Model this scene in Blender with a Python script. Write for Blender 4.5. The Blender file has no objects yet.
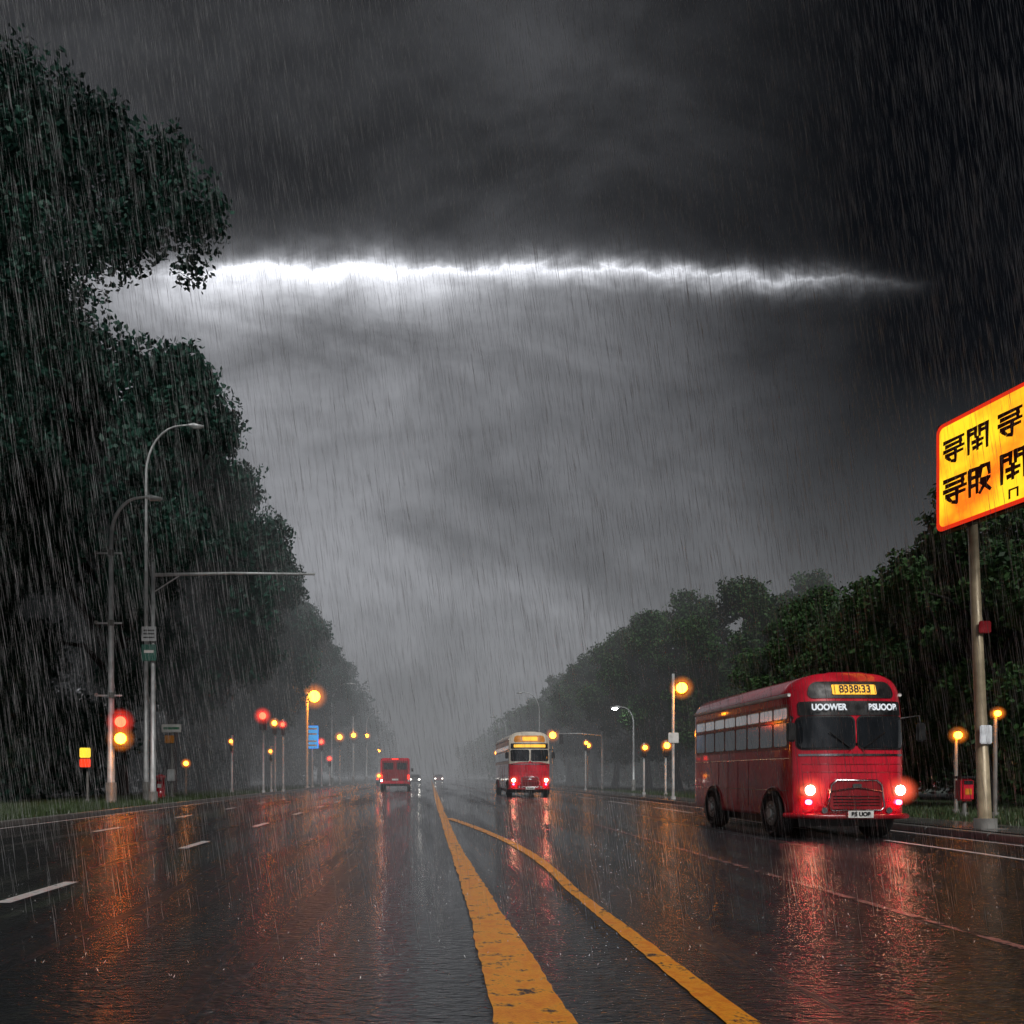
import bpy, bmesh, math, random
import numpy as np
from mathutils import Vector, Matrix
random.seed(7); rng=np.random.default_rng(7)
S=bpy.context.scene
COL=S.collection
def rad(a): return math.radians(a)

# ------------------------------------------------------------ materials
def new_mat(name):
    m=bpy.data.materials.new(name); m.use_nodes=True
    nt=m.node_tree; nt.nodes.clear()
    out=nt.nodes.new('ShaderNodeOutputMaterial'); out.location=(600,0)
    return m,nt,out
def pmat(name,col,rough=.5,metal=0,emis=None,es=0,coat=0,var=.25,vscale=6,spec=.5):
    m,nt,out=new_mat(name)
    p=nt.nodes.new('ShaderNodeBsdfPrincipled')
    p.inputs['Roughness'].default_value=rough; p.inputs['Metallic'].default_value=metal
    p.inputs['Coat Weight'].default_value=coat; p.inputs['Coat Roughness'].default_value=.06
    p.inputs['Specular IOR Level'].default_value=spec
    if emis: p.inputs['Emission Color'].default_value=(*emis,1); p.inputs['Emission Strength'].default_value=es
    if var>0:
        tc=nt.nodes.new('ShaderNodeTexCoord'); n=nt.nodes.new('ShaderNodeTexNoise')
        n.inputs['Scale'].default_value=vscale; n.inputs['Detail'].default_value=5
        nt.links.new(tc.outputs['Object'],n.inputs['Vector'])
        r=nt.nodes.new('ShaderNodeMapRange'); r.inputs['From Min'].default_value=.3; r.inputs['From Max'].default_value=.7
        r.inputs['To Min'].default_value=1-var; r.inputs['To Max'].default_value=1+var
        nt.links.new(n.outputs['Fac'],r.inputs['Value'])
        v=nt.nodes.new('ShaderNodeVectorMath'); v.operation='SCALE'; v.inputs[0].default_value=col[:3]
        nt.links.new(r.outputs['Result'],v.inputs['Scale']); nt.links.new(v.outputs['Vector'],p.inputs['Base Color'])
        r2=nt.nodes.new('ShaderNodeMapRange'); r2.inputs['From Min'].default_value=.3; r2.inputs['From Max'].default_value=.7
        r2.inputs['To Min'].default_value=rough*.7; r2.inputs['To Max'].default_value=min(1,rough*1.35)
        nt.links.new(n.outputs['Fac'],r2.inputs['Value']); nt.links.new(r2.outputs['Result'],p.inputs['Roughness'])
    else: p.inputs['Base Color'].default_value=(*col[:3],1)
    nt.links.new(p.outputs[0],out.inputs['Surface'])
    if es and es<2: m.cycles.emission_sampling='NONE'
    return m
def emat(name,col,s,sample=True):
    m,nt,out=new_mat(name); e=nt.nodes.new('ShaderNodeEmission')
    e.inputs[0].default_value=(*col,1); e.inputs[1].default_value=s
    nt.links.new(e.outputs[0],out.inputs['Surface'])
    if not sample: m.cycles.emission_sampling='NONE'
    return m
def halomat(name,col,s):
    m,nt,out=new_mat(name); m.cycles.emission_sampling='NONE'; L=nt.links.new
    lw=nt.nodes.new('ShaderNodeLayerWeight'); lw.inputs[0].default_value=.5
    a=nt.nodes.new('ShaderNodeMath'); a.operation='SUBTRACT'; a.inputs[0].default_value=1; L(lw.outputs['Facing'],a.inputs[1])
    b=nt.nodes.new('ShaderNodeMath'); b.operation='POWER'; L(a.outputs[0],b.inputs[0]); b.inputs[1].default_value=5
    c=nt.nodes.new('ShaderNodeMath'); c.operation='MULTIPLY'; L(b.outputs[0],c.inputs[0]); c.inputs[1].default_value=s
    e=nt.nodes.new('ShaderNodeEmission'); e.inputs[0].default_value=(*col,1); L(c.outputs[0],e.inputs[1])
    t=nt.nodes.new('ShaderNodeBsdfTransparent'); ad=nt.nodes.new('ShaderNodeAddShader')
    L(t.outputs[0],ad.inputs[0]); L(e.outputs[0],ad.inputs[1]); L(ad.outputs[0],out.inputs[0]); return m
def volmat(name,col,dens,rade):
    m,nt,out=new_mat(name)
    e=nt.nodes.new('ShaderNodeEmission'); e.inputs[0].default_value=(*col,1); e.inputs[1].default_value=rade
    a=nt.nodes.new('ShaderNodeVolumeAbsorption'); a.inputs['Color'].default_value=(0,0,0,1); a.inputs['Density'].default_value=dens
    ad=nt.nodes.new('ShaderNodeAddShader'); nt.links.new(e.outputs[0],ad.inputs[0]); nt.links.new(a.outputs[0],ad.inputs[1])
    nt.links.new(ad.outputs[0],out.inputs['Volume'])
    m.cycles.emission_sampling='NONE'
    return m

# ------------------------------------------------------------ mesh helpers
def obj(name,me,parent=None,loc=(0,0,0),rot=(0,0,0)):
    o=bpy.data.objects.new(name,me); COL.objects.link(o); o.location=loc; o.rotation_euler=rot
    if parent: o.parent=parent
    return o
def empty(name,loc=(0,0,0),rot=(0,0,0)):
    o=bpy.data.objects.new(name,None); COL.objects.link(o); o.location=loc; o.rotation_euler=rot; o.empty_display_size=.3
    return o
def mesh_from(name,v,f,mats,smooth=False,mi=None):
    me=bpy.data.meshes.new(name); me.from_pydata([tuple(p) for p in v],[],f)
    for m in (mats if isinstance(mats,(list,tuple)) else [mats]): me.materials.append(m)
    if mi is not None: me.polygons.foreach_set('material_index',mi)
    if smooth: me.polygons.foreach_set('use_smooth',[True]*len(me.polygons))
    me.update(); return me
def fastquads(name,V,n,mat,extra=None):
    me=bpy.data.meshes.new(name)
    me.vertices.add(len(V)); me.vertices.foreach_set('co',V.astype(np.float32).ravel())
    nf=len(V)//n
    me.loops.add(nf*n); me.loops.foreach_set('vertex_index',np.arange(nf*n,dtype=np.int32))
    me.polygons.add(nf); me.polygons.foreach_set('loop_start',np.arange(0,nf*n,n,dtype=np.int32))
    me.polygons.foreach_set('loop_total',np.full(nf,n,dtype=np.int32))
    me.materials.append(mat); me.update(calc_edges=True); return me
def box(name,cx,cy,cz,sx,sy,sz,mat,parent=None,bev=0.0,rot=(0,0,0)):
    bm=bmesh.new(); bmesh.ops.create_cube(bm,size=1)
    bmesh.ops.scale(bm,vec=(sx,sy,sz),verts=bm.verts)
    if bev>0: bmesh.ops.bevel(bm,geom=list(bm.edges),offset=bev,segments=2,affect='EDGES')
    me=bpy.data.meshes.new(name); bm.to_mesh(me); bm.free(); me.materials.append(mat)
    return obj(name,me,parent,(cx,cy,cz),rot)
def tube_geo(path,radii,n=10,cap=True):
    V=[];F=[]
    P=[Vector(p) for p in path]
    for i,p in enumerate(P):
        t=(P[min(i+1,len(P)-1)]-P[max(i-1,0)]).normalized()
        up=Vector((0,1,0)) if abs(t.y)<.9 else Vector((1,0,0))
        a=t.cross(up).normalized(); b=t.cross(a).normalized()
        for k in range(n):
            an=2*math.pi*k/n; V.append(p+(a*math.cos(an)+b*math.sin(an))*radii[i])
    for i in range(len(P)-1):
        for k in range(n):
            F.append((i*n+k,i*n+(k+1)%n,(i+1)*n+(k+1)%n,(i+1)*n+k))
    if cap:
        F.append(tuple(range(n))); F.append(tuple((len(P)-1)*n+k for k in range(n)))
    return V,F
def tube(name,path,radii,mat,parent=None,n=10):
    if not isinstance(radii,(list,tuple)): radii=[radii]*len(path)
    V,F=tube_geo(path,radii,n); return obj(name,mesh_from(name,V,F,mat,True),parent)
def sph(name,loc,r,mat,parent=None,sc=(1,1,1),seg=16):
    bm=bmesh.new(); bmesh.ops.create_uvsphere(bm,u_segments=seg,v_segments=seg//2+2,radius=r)
    bmesh.ops.scale(bm,vec=sc,verts=bm.verts)
    for f in bm.faces: f.smooth=True
    me=bpy.data.meshes.new(name); bm.to_mesh(me); bm.free(); me.materials.append(mat)
    return obj(name,me,parent,loc)
def disc(name,loc,r,depth,axis,mat,parent=None,n=28,r2=None):
    d={'x':Vector((1,0,0)),'y':Vector((0,1,0)),'z':Vector((0,0,1))}[axis]*depth/2
    V,F=tube_geo([-d,d],[r,r if r2 is None else r2],n)
    return obj(name,mesh_from(name,V,F,mat),parent,loc)
def torus(name,loc,R,r,axis,mat,parent=None,a0=0,a1=2*math.pi,n=28,m=8):
    path=[]
    for i in range(n+1):
        a=a0+(a1-a0)*i/n
        if axis=='x': path.append((0,R*math.cos(a),R*math.sin(a)))
        else: path.append((R*math.cos(a),0,R*math.sin(a)))
    return_o=tube(name,path,r,mat,parent,m); return_o.location=loc; return return_o
def patch(name,fn,a0,a1,b0,b1,mat,parent,r=.05,nx=14,tilt=0):
    r=min(r,(b1-b0)/2*.98,(a1-a0)/2*.98)
    bs=[b0+r*(1-math.cos(k/4*math.pi/2)) for k in range(4)]
    bs+= [b0+r+(b1-b0-2*r)*k/4 for k in range(5)]
    bs+= [b1-r*(1-math.cos((3-k)/4*math.pi/2)) for k in range(4)]
    V=[];F=[]
    for b in bs:
        d=min(b-b0,b1-b); ins=0
        if d<r: ins=r-math.sqrt(max(0,r*r-(r-d)**2))
        ins+=tilt*(b-b0)/(b1-b0)
        for i in range(nx+1):
            a=(a0+ins)+(a1-a0-2*ins)*i/nx; V.append(fn(a,b))
    w=nx+1
    for j in range(len(bs)-1):
        for i in range(nx): F.append((j*w+i,j*w+i+1,(j+1)*w+i+1,(j+1)*w+i))
    return obj(name,mesh_from(name,V,F,mat,True),parent)
def text(name,s,size,mat,parent,loc,rot,sx=1):
    c=bpy.data.curves.new(name,'FONT'); c.body=s; c.size=size; c.align_x='CENTER'; c.align_y='CENTER'; c.extrude=.003; c.offset=.006
    c.materials.append(mat); o=bpy.data.objects.new(name,c); COL.objects.link(o); o.parent=parent; o.location=loc; o.rotation_euler=rot; o.scale=(sx,1,1); return o

# ------------------------------------------------------------ common materials
M_galv=pmat('galvanised_steel',(.48,.51,.52),.42,.25,vscale=3)
M_galv2=pmat('weathered_steel',(.22,.22,.21),.5,.3,vscale=3)
M_black=pmat('black_plastic',(.012,.012,.013),.4,var=.2)
M_rubber=pmat('rubber',(.014,.014,.015),.65)
M_chrome=pmat('chrome',(.6,.6,.62),.2,1,var=.1)
M_glass=pmat('dark_glass',(.016,.019,.023),.06,0,spec=.8,var=.3,vscale=2)
M_sglass=pmat('glowing_side_glass',(.05,.06,.07),.08,0,emis=(.85,.93,1),es=.05,spec=.9,var=.6,vscale=2)  # paler base and faint glow stand in for sky reflection and cabin light
M_vglass=pmat('added_glow_vent_glass',(.10,.11,.12),.1,0,emis=(.95,.97,1),es=.20,spec=.9,var=.6,vscale=2)  # pane glow added to cast pale streaks on the road
M_red=pmat('red_paint',(.62,.014,.036),.26,0,coat=.9,var=.3,vscale=1.6)
M_redd=pmat('dark_red_paint',(.26,.009,.016),.35,0,coat=.5,var=.3,vscale=2)
M_cream=pmat('cream_paint',(.72,.66,.56),.4,coat=.3,var=.2,vscale=2)
M_white=pmat('white_paint',(.75,.75,.73),.4,var=.15)
M_orange=pmat('orange_paint',(.7,.25,.02),.4,var=.2)
E_or=emat('lamp_orange',(1,.27,.010),44); E_orS=emat('lamp_orange_small',(1,.28,.012),30)
E_red=emat('lamp_red',(1,.018,.008),26); E_head=emat('headlamp_warm',(1,.55,.30),42)
E_added_red=emat('added_lamp_red',(1,.02,.06),60)
E_white=emat('lamp_white',(1,.95,.85),16); E_added_white=emat('added_lamp_cool_white',(.95,.97,1),150); E_amb=emat('destination_amber',(1,.5,.06),1.6,False)
E_wtxt=emat('destination_white',(.9,.95,1),.9,False)
E_tail=emat('tail_lamp_red',(1,.03,.015),5,False)
H_or=halomat('glow_shell_orange',(1,.24,.02),.8); H_red=halomat('glow_shell_red',(1,.04,.02),1.0); H_w=halomat('glow_shell_headlamp',(1,.13,.06),.85)  # lamp glow painted as emissive shells, no actual drops
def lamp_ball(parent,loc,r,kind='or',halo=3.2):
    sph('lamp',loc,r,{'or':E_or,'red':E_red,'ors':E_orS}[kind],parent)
    sph('glow_shell',loc,r*halo,H_red if kind=='red' else H_or,parent,seg=24)  # painted glow shell around the lamp

# ------------------------------------------------------------ WORLD
W=bpy.data.worlds.new('World'); S.world=W; W.use_nodes=True
nt=W.node_tree; nt.nodes.clear()
def N(t): return nt.nodes.new(t)
def mth(op,a,b=None,c=None,clamp=False):
    n=N('ShaderNodeMath'); n.operation=op; n.use_clamp=clamp
    for i,x in enumerate((a,b,c)):
        if x is None: continue
        if isinstance(x,(int,float)): n.inputs[i].default_value=x
        else: nt.links.new(x,n.inputs[i])
    return n.outputs[0]
def mr(v,a,b,c,d,smooth=True):
    n=N('ShaderNodeMapRange'); n.interpolation_type='SMOOTHSTEP' if smooth else 'LINEAR'
    nt.links.new(v,n.inputs['Value'])
    for k,x in zip(('From Min','From Max','To Min','To Max'),(a,b,c,d)): n.inputs[k].default_value=x
    return n.outputs[0]
def comb(x,y,z):
    n=N('ShaderNodeCombineXYZ')
    for i,q in enumerate((x,y,z)):
        if isinstance(q,(int,float)): n.inputs[i].default_value=q
        else: nt.links.new(q,n.inputs[i])
    return n.outputs[0]
def noise(vec,scale,det=6,rough=.55,dist=0):
    n=N('ShaderNodeTexNoise'); n.inputs['Scale'].default_value=scale; n.inputs['Detail'].default_value=det
    n.inputs['Roughness'].default_value=rough; n.inputs['Distortion'].default_value=dist
    nt.links.new(vec,n.inputs['Vector']); return n.outputs['Fac']
tc=N('ShaderNodeTexCoord'); sp=N('ShaderNodeSeparateXYZ'); nt.links.new(tc.outputs['Generated'],sp.inputs[0])
yy=mth('MAXIMUM',mth('ABSOLUTE',sp.outputs[1]),.12)
u=mth('DIVIDE',sp.outputs[0],yy); v=mth('DIVIDE',sp.outputs[2],yy)
ramp=N('ShaderNodeValToRGB'); nt.links.new(mth('MULTIPLY',v,.8),ramp.inputs[0])
cr=ramp.color_ramp; cr.interpolation='B_SPLINE'
pts=[(0,.36),(.08,.33),(.2,.20),(.34,.135),(.45,.115),(.515,.055),(.62,.048),(.78,.045),(1,.040)]
while len(cr.elements)<len(pts): cr.elements.new(.5)
for e,(p,c) in zip(cr.elements,pts): e.position=p; e.color=(c,c,c,1)
base=ramp.outputs[0]
cl=noise(comb(mth('MULTIPLY',u,1.0),mth('MULTIPLY',v,1.5),1.7),2.3,8,.55,.6)
cl=mr(cl,.3,.72,.5,1.6)
cl2=noise(comb(mth('ADD',u,mth('MULTIPLY',v,.4)),mth('MULTIPLY',v,1.8),5.),4.5,6,.6,.5); cl2=mr(cl2,.3,.7,.80,1.2)
dark=mr(u,.05,.62,1,.03)
darkl=mr(u,-.75,-.2,.6,1)
B=mth('MULTIPLY',mth('MULTIPLY',mth('MULTIPLY',base,cl),cl2),mth('MULTIPLY',dark,darkl))
edge=noise(comb(u,.3,.9),4.2,8,.66); edge=mth('MULTIPLY',mth('SUBTRACT',edge,.5),.06)
v0=mth('ADD',mth('SUBTRACT',.636,mth('MULTIPLY',mth('MULTIPLY',u,u),.05)),edge)
wob=mth('MULTIPLY',mth('SUBTRACT',noise(comb(u,mth('MULTIPLY',v,1.4),.2),19,6,.65,.4),.5),.036)
t=mth('SUBTRACT',mth('ADD',v,wob),v0)
up=mth('EXPONENT',mth('MULTIPLY',mth('MAXIMUM',t,0),-160))
dn=mth('EXPONENT',mth('MULTIPLY',mth('MINIMUM',t,0),mr(u,-.1,.5,52,110)))
A=mth('MULTIPLY',mr(u,-.44,-.22,0,1),mr(u,.22,.66,1,0))
patchy=mr(noise(comb(u,mth('MULTIPLY',v,2),3.3),7,5,.6),.3,.7,.5,1.2)
band=mth('MULTIPLY',mth('MULTIPLY',mth('MULTIPLY',up,dn),A),mth('MULTIPLY',patchy,1.25))
gu=mth('EXPONENT',mth('MULTIPLY',mth('POWER',mth('DIVIDE',mth('ADD',u,.19),.27),2),-1))
gd=mth('MULTIPLY',mth('EXPONENT',mth('MULTIPLY',mth('MINIMUM',t,0),12)),mth('EXPONENT',mth('MULTIPLY',mth('MAXIMUM',t,0),-60)))
glow=mth('MULTIPLY',mth('MULTIPLY',mth('MULTIPLY',gu,gd),cl2),.62)
glow=mth('MULTIPLY',glow,mr(noise(comb(mth('ADD',u,mth('MULTIPLY',v,.5)),mth('MULTIPLY',v,2.2),8.1),4,6,.6,.5),.3,.7,.4,1.4))
tot=mth('ADD',mth('ADD',B,band),glow)
mulc=N('ShaderNodeVectorMath'); mulc.operation='SCALE'; mulc.inputs[0].default_value=(.96,.98,1.05); nt.links.new(tot,mulc.inputs['Scale'])
sky=N('ShaderNodeTexSky'); sky.sky_type='NISHITA'; sky.sun_disc=False; sky.sun_elevation=rad(38); sky.sun_rotation=rad(170)
sks=N('ShaderNodeVectorMath'); sks.operation='SCALE'; nt.links.new(sky.outputs[0],sks.inputs[0]); sks.inputs['Scale'].default_value=.0010
ad=N('ShaderNodeVectorMath'); ad.operation='ADD'; nt.links.new(mulc.outputs[0],ad.inputs[0]); nt.links.new(sks.outputs[0],ad.inputs[1])
bg=N('ShaderNodeBackground'); nt.links.new(ad.outputs[0],bg.inputs[0]); bg.inputs[1].default_value=1.0
wo=N('ShaderNodeOutputWorld'); nt.links.new(bg.outputs[0],wo.inputs[0])

sl=bpy.data.lights.new('sun','SUN'); sl.energy=2.1; sl.angle=rad(20); sl.color=(1,.97,.93)
so=bpy.data.objects.new('sun',sl); COL.objects.link(so)
so.rotation_euler=Vector((-.12,.75,-.65)).normalized().to_track_quat('-Z','Y').to_euler()

# ------------------------------------------------------------ ROAD
def road_mat():
    m,nt,out=new_mat('wet_asphalt'); L=nt.links.new
    p=nt.nodes.new('ShaderNodeBsdfPrincipled'); tc=nt.nodes.new('ShaderNodeTexCoord')
    mp=nt.nodes.new('ShaderNodeMapping'); mp.inputs['Scale'].default_value=(1.25,.07,1); mp.inputs['Rotation'].default_value=(0,0,rad(-2)); L(tc.outputs['Object'],mp.inputs[0])
    big=nt.nodes.new('ShaderNodeTexNoise'); big.inputs['Scale'].default_value=.6; big.inputs['Detail'].default_value=5; big.inputs['Roughness'].default_value=.62; L(mp.outputs[0],big.inputs['Vector'])
    fine=nt.nodes.new('ShaderNodeTexNoise'); fine.inputs['Scale'].default_value=120; fine.inputs['Detail'].default_value=2; L(tc.outputs['Object'],fine.inputs['Vector'])
    rip=nt.nodes.new('ShaderNodeTexNoise'); rip.inputs['Scale'].default_value=14; rip.inputs['Detail'].default_value=3; rip.inputs['Roughness'].default_value=.5; rip.inputs['Distortion'].default_value=.9
    mp2=nt.nodes.new('ShaderNodeMapping'); mp2.inputs['Scale'].default_value=(.6,1.3,1); L(tc.outputs['Object'],mp2.inputs[0]); L(mp2.outputs[0],rip.inputs['Vector'])
    r=nt.nodes.new('ShaderNodeMapRange'); r.inputs['From Min'].default_value=.44; r.inputs['From Max'].default_value=.62; r.inputs['To Min'].default_value=.03; r.inputs['To Max'].default_value=.30
    L(big.outputs['Fac'],r.inputs[0]); L(r.outputs[0],p.inputs['Roughness'])
    c=nt.nodes.new('ShaderNodeValToRGB'); c.color_ramp.elements[0].color=(.006,.007,.009,1); c.color_ramp.elements[1].color=(.055,.057,.064,1)
    c.color_ramp.elements[0].position=.4; c.color_ramp.elements[1].position=.72; L(fine.outputs['Fac'],c.inputs[0]); L(c.outputs[0],p.inputs['Base Color'])
    a=nt.nodes.new('ShaderNodeMath'); a.operation='MULTIPLY_ADD'; L(fine.outputs['Fac'],a.inputs[0]); a.inputs[1].default_value=.05; L(rip.outputs['Fac'],a.inputs[2])
    r3=nt.nodes.new('ShaderNodeMapRange'); r3.inputs['From Min'].default_value=.38; r3.inputs['From Max'].default_value=.62; r3.inputs['To Min'].default_value=.5; r3.inputs['To Max'].default_value=1
    L(big.outputs['Fac'],r3.inputs[0])
    b=nt.nodes.new('ShaderNodeBump'); b.inputs['Distance'].default_value=.040; L(r3.outputs[0],b.inputs['Strength']); L(a.outputs[0],b.inputs['Height']); L(b.outputs[0],p.inputs['Normal'])
    p.inputs['IOR'].default_value=1.5; p.inputs['Specular IOR Level'].default_value=1.0
    L(p.outputs[0],out.inputs[0]); return m
def paint_mat(name,col,wear=.45):
    m,nt,out=new_mat(name); L=nt.links.new
    p=nt.nodes.new('ShaderNodeBsdfPrincipled'); tc=nt.nodes.new('ShaderNodeTexCoord')
    n=nt.nodes.new('ShaderNodeTexNoise'); n.inputs['Scale'].default_value=4.5; n.inputs['Detail'].default_value=10; n.inputs['Roughness'].default_value=.78; L(tc.outputs['Object'],n.inputs['Vector'])
    c=nt.nodes.new('ShaderNodeValToRGB'); e=c.color_ramp.elements
    e[0].position=wear-.03; e[0].color=(.03,.028,.028,1); e[1].position=wear+.02; e[1].color=(*col,1)
    x=e.new(.6); x.color=(col[0]*.85,col[1]*.62,col[2]*.6,1)
    L(n.outputs['Fac'],c.inputs[0]); L(c.outputs[0],p.inputs['Base Color'])
    n2=nt.nodes.new('ShaderNodeTexNoise'); n2.inputs['Scale'].default_value=70; n2.inputs['Detail'].default_value=4; L(tc.outputs['Object'],n2.inputs['Vector'])
    b=nt.nodes.new('ShaderNodeBump'); b.inputs['Strength'].default_value=.8; b.inputs['Distance'].default_value=.014; L(n2.outputs['Fac'],b.inputs['Height']); L(b.outputs[0],p.inputs['Normal'])
    p.inputs['Roughness'].default_value=.25; L(p.outputs[0],out.inputs[0]); return m
M_road=road_mat(); M_yel=paint_mat('orange_road_paint',(1.0,.40,.015),.435); M_wl=paint_mat('white_road_paint',(.85,.86,.86),.40); M_faint=paint_mat('worn_red_paint',(.42,.2,.18),.5)
def sheet(name,x0,x1,y0,y1,z,mat,ny=1,parent=None):
    V=[];F=[]
    for j in range(ny+1):
        y=y0+(y1-y0)*j/ny; V+=[(x0,y,z),(x1,y,z)]
    for j in range(ny): F.append((2*j,2*j+1,2*j+3,2*j+2))
    return obj(name,mesh_from(name,V,F,mat),parent)
M_ground=pmat('wet_soil',(.02,.024,.016),.7,var=.5,vscale=.6)
sheet('ground',-1500,1500,-60,3000,-.03,M_ground)
sheet('road',-10.6,11.3,-30,1500,0,M_road)
rm=empty('road_markings')
def ribbon(name,pts,w,z,mat,rag=0):
    V=[];F=[]
    for i,(x,y,ww) in enumerate(pts):
        j1=rag*random.uniform(-1,1); j2=rag*random.uniform(-1,1)
        V+=[(x-ww/2+j1,y,z),(x+ww/2+j2,y,z)]
    for i in range(len(pts)-1): F.append((2*i,2*i+1,2*i+3,2*i+2))
    return obj(name,mesh_from(name,V,F,mat),rm)
def lw_(y): return float(np.interp(y,[0,4,8,14,30,60],[.48,.44,.30,.21,.22,.28]))
pts=[(.56+.02*math.sin(y*.3),y,lw_(y)*(1+.04*math.sin(y*2.3))) for y in np.arange(0,30,.12)]+[(.6+.006*(y-30),y,.27) for y in range(30,260,10)]
ribbon('centre_line',pts,0,.004,M_yel,.009)
pts=[(1.66,y,.22-.01*max(0,y)) for y in np.arange(0,9,.12)]
for i in range(0,46):
    s=i/45; y=9+15*s; pts.append((1.66+.26*math.sin(min(1,s*2.0)*math.pi*.5)*(1-s)-.95*s**2.0,y,.14+.1*s))
ribbon('centre_line_right',pts,0,.008,M_yel,.007)
for (x,w) in ((-4.3,.17),(-7.6,.17)):
    off=.0 if x>-5 else 4.2
    for y in np.arange(-3.9+off,120,6.0):
        ribbon('lane_dash',[(x,y,w),(x,y+1.6,w)],0,.004,M_wl)
ribbon('worn_lane_line',[(4.5,y,.10) for y in range(-4,130,4)],0,.004,M_faint)
for y in np.arange(11.3,140,8): ribbon('edge_dash',[(9.2,y,.13),(9.2,y+4.6,.13)],0,.004,M_wl)
ribbon('edge_line',[(10.95,y,.1) for y in range(-4,160,4)],0,.004,M_wl)
ribbon('edge_line',[(-10.3,y,.1) for y in range(-4,160,4)],0,.004,M_wl)
M_kerb=pmat('wet_concrete',(.20,.20,.195),.35,var=.35,vscale=2.5)
for x in (-10.75,11.45):
    k=empty('kerb')
    for i,y in enumerate(np.arange(-10,170,2.0)):
        box('kerb_stone',x,y+1,.03,.28,1.985,.20,M_kerb,k,.02)
M_verge=pmat('wet_verge',(.026,.044,.016),.75,var=.5,vscale=1.2)
def bumpy(name,x0,x1,y0,y1,z,mat,nx,ny,amp):
    xs=np.linspace(x0,x1,nx+1); ys=np.linspace(y0,y1,ny+1)
    V=[(x,y,z+(amp*(math.sin(x*1.7+y*.6)+math.sin(y*1.1-x*.8))*.5 if 0<i<nx else 0)) for y in ys for i,x in enumerate(xs)]
    F=[(j*(nx+1)+i,j*(nx+1)+i+1,(j+1)*(nx+1)+i+1,(j+1)*(nx+1)+i) for j in range(ny) for i in range(nx)]
    return obj(name,mesh_from(name,V,F,mat,True))
bumpy('grass_verge',-60,-10.9,-10,400,.11,M_verge,30,160,.03)
bumpy('grass_verge',11.6,60,-10,400,.11,M_verge,30,160,.03)
M_pave=pmat('wet_pavement',(.12,.12,.12),.18,var=.4,vscale=1.3)
sheet('pavement',11.6,13.4,-10,170,.15,M_pave)
def blades(name,x0,x1,y0,y1,n,mat):
    yv=y0+(y1-y0)*rng.random(n)**1.4; xv=x0+(x1-x0)*rng.random(n)
    h=.07+.16*rng.random(n); a=rng.random(n)*math.pi; w=.012+.012*rng.random(n)
    P=np.stack([xv,yv,np.full(n,.10)],1); d=np.stack([np.cos(a)*w,np.sin(a)*w,np.zeros(n)],1)
    l=np.stack([(rng.random(n)-.5)*.12,(rng.random(n)-.5)*.12,h],1)
    V=np.stack([P-d,P+d,P+l],1).reshape(-1,3)
    return obj(name,fastquads(name,V,3,mat))
M_grass=pmat('grass_blades',(.05,.08,.03),.5,var=.4,vscale=1)
blades('grass',-18,-10.95,14,90,60000,M_grass); blades('grass',13.45,20,12,70,35000,M_grass)

# ------------------------------------------------------------ TREES
def leaf_mat(name,c0,c1):
    m,nt,out=new_mat(name); L=nt.links.new
    p=nt.nodes.new('ShaderNodeBsdfPrincipled'); g=nt.nodes.new('ShaderNodeNewGeometry'); tc=nt.nodes.new('ShaderNodeTexCoord')
    n=nt.nodes.new('ShaderNodeTexNoise'); n.inputs['Scale'].default_value=.5; n.inputs['Detail'].default_value=3; L(tc.outputs['Object'],n.inputs['Vector'])
    mx=nt.nodes.new('ShaderNodeMath'); mx.operation='MULTIPLY_ADD'; L(g.outputs['Random Per Island'],mx.inputs[0]); mx.inputs[1].default_value=.45
    s=nt.nodes.new('ShaderNodeMath'); s.operation='MULTIPLY_ADD'; L(n.outputs['Fac'],s.inputs[0]); s.inputs[1].default_value=2.2; s.inputs[2].default_value=-.85
    L(s.outputs[0],mx.inputs[2])
    c=nt.nodes.new('ShaderNodeValToRGB'); c.color_ramp.elements[0].color=(*c0,1); c.color_ramp.elements[1].color=(*c1,1); L(mx.outputs[0],c.inputs[0])
    p.inputs['Roughness'].default_value=.5; p.inputs['Specular IOR Level'].default_value=.12
    L(c.outputs[0],p.inputs['Base Color']); L(p.outputs[0],out.inputs[0]); return m
M_leafL=leaf_mat('foliage_dark',(.005,.022,.018),(.028,.085,.062))
M_leafR=leaf_mat('foliage_green',(.012,.032,.014),(.060,.125,.042))
M_bark=pmat('wet_bark',(.014,.013,.012),.7,var=.4,vscale=4,spec=.15)
def leaves(cl,per,size):
    out=[]
    for (c,r) in cl:
        n=int(per*r*r)
        d=rng.normal(size=(n,3)); d/=np.linalg.norm(d,axis=1)[:,None]
        lump=1+.22*np.sin(d[:,0]*5+c[0])*np.sin(d[:,1]*5+c[1])+.18*np.sin(d[:,2]*7+c[2]*3)
        rr=r*(rng.random(n)**.40)*lump*(1+.07*np.abs(rng.normal(size=n)))
        P=np.array(c)+d*rr[:,None]*np.array([1,1,.82])
        a=rng.normal(size=(n,3)); a/=np.linalg.norm(a,axis=1)[:,None]
        b=np.cross(a,rng.normal(size=(n,3))); b/=np.linalg.norm(b,axis=1)[:,None]
        s=(size*(.6+.8*rng.random(n)))[:,None]
        out.append(np.stack([P-a*s*.6,P+b*s*.36,P+a*s*.6,P-b*s*.36],1).reshape(-1,3))
    return np.concatenate(out)
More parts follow.
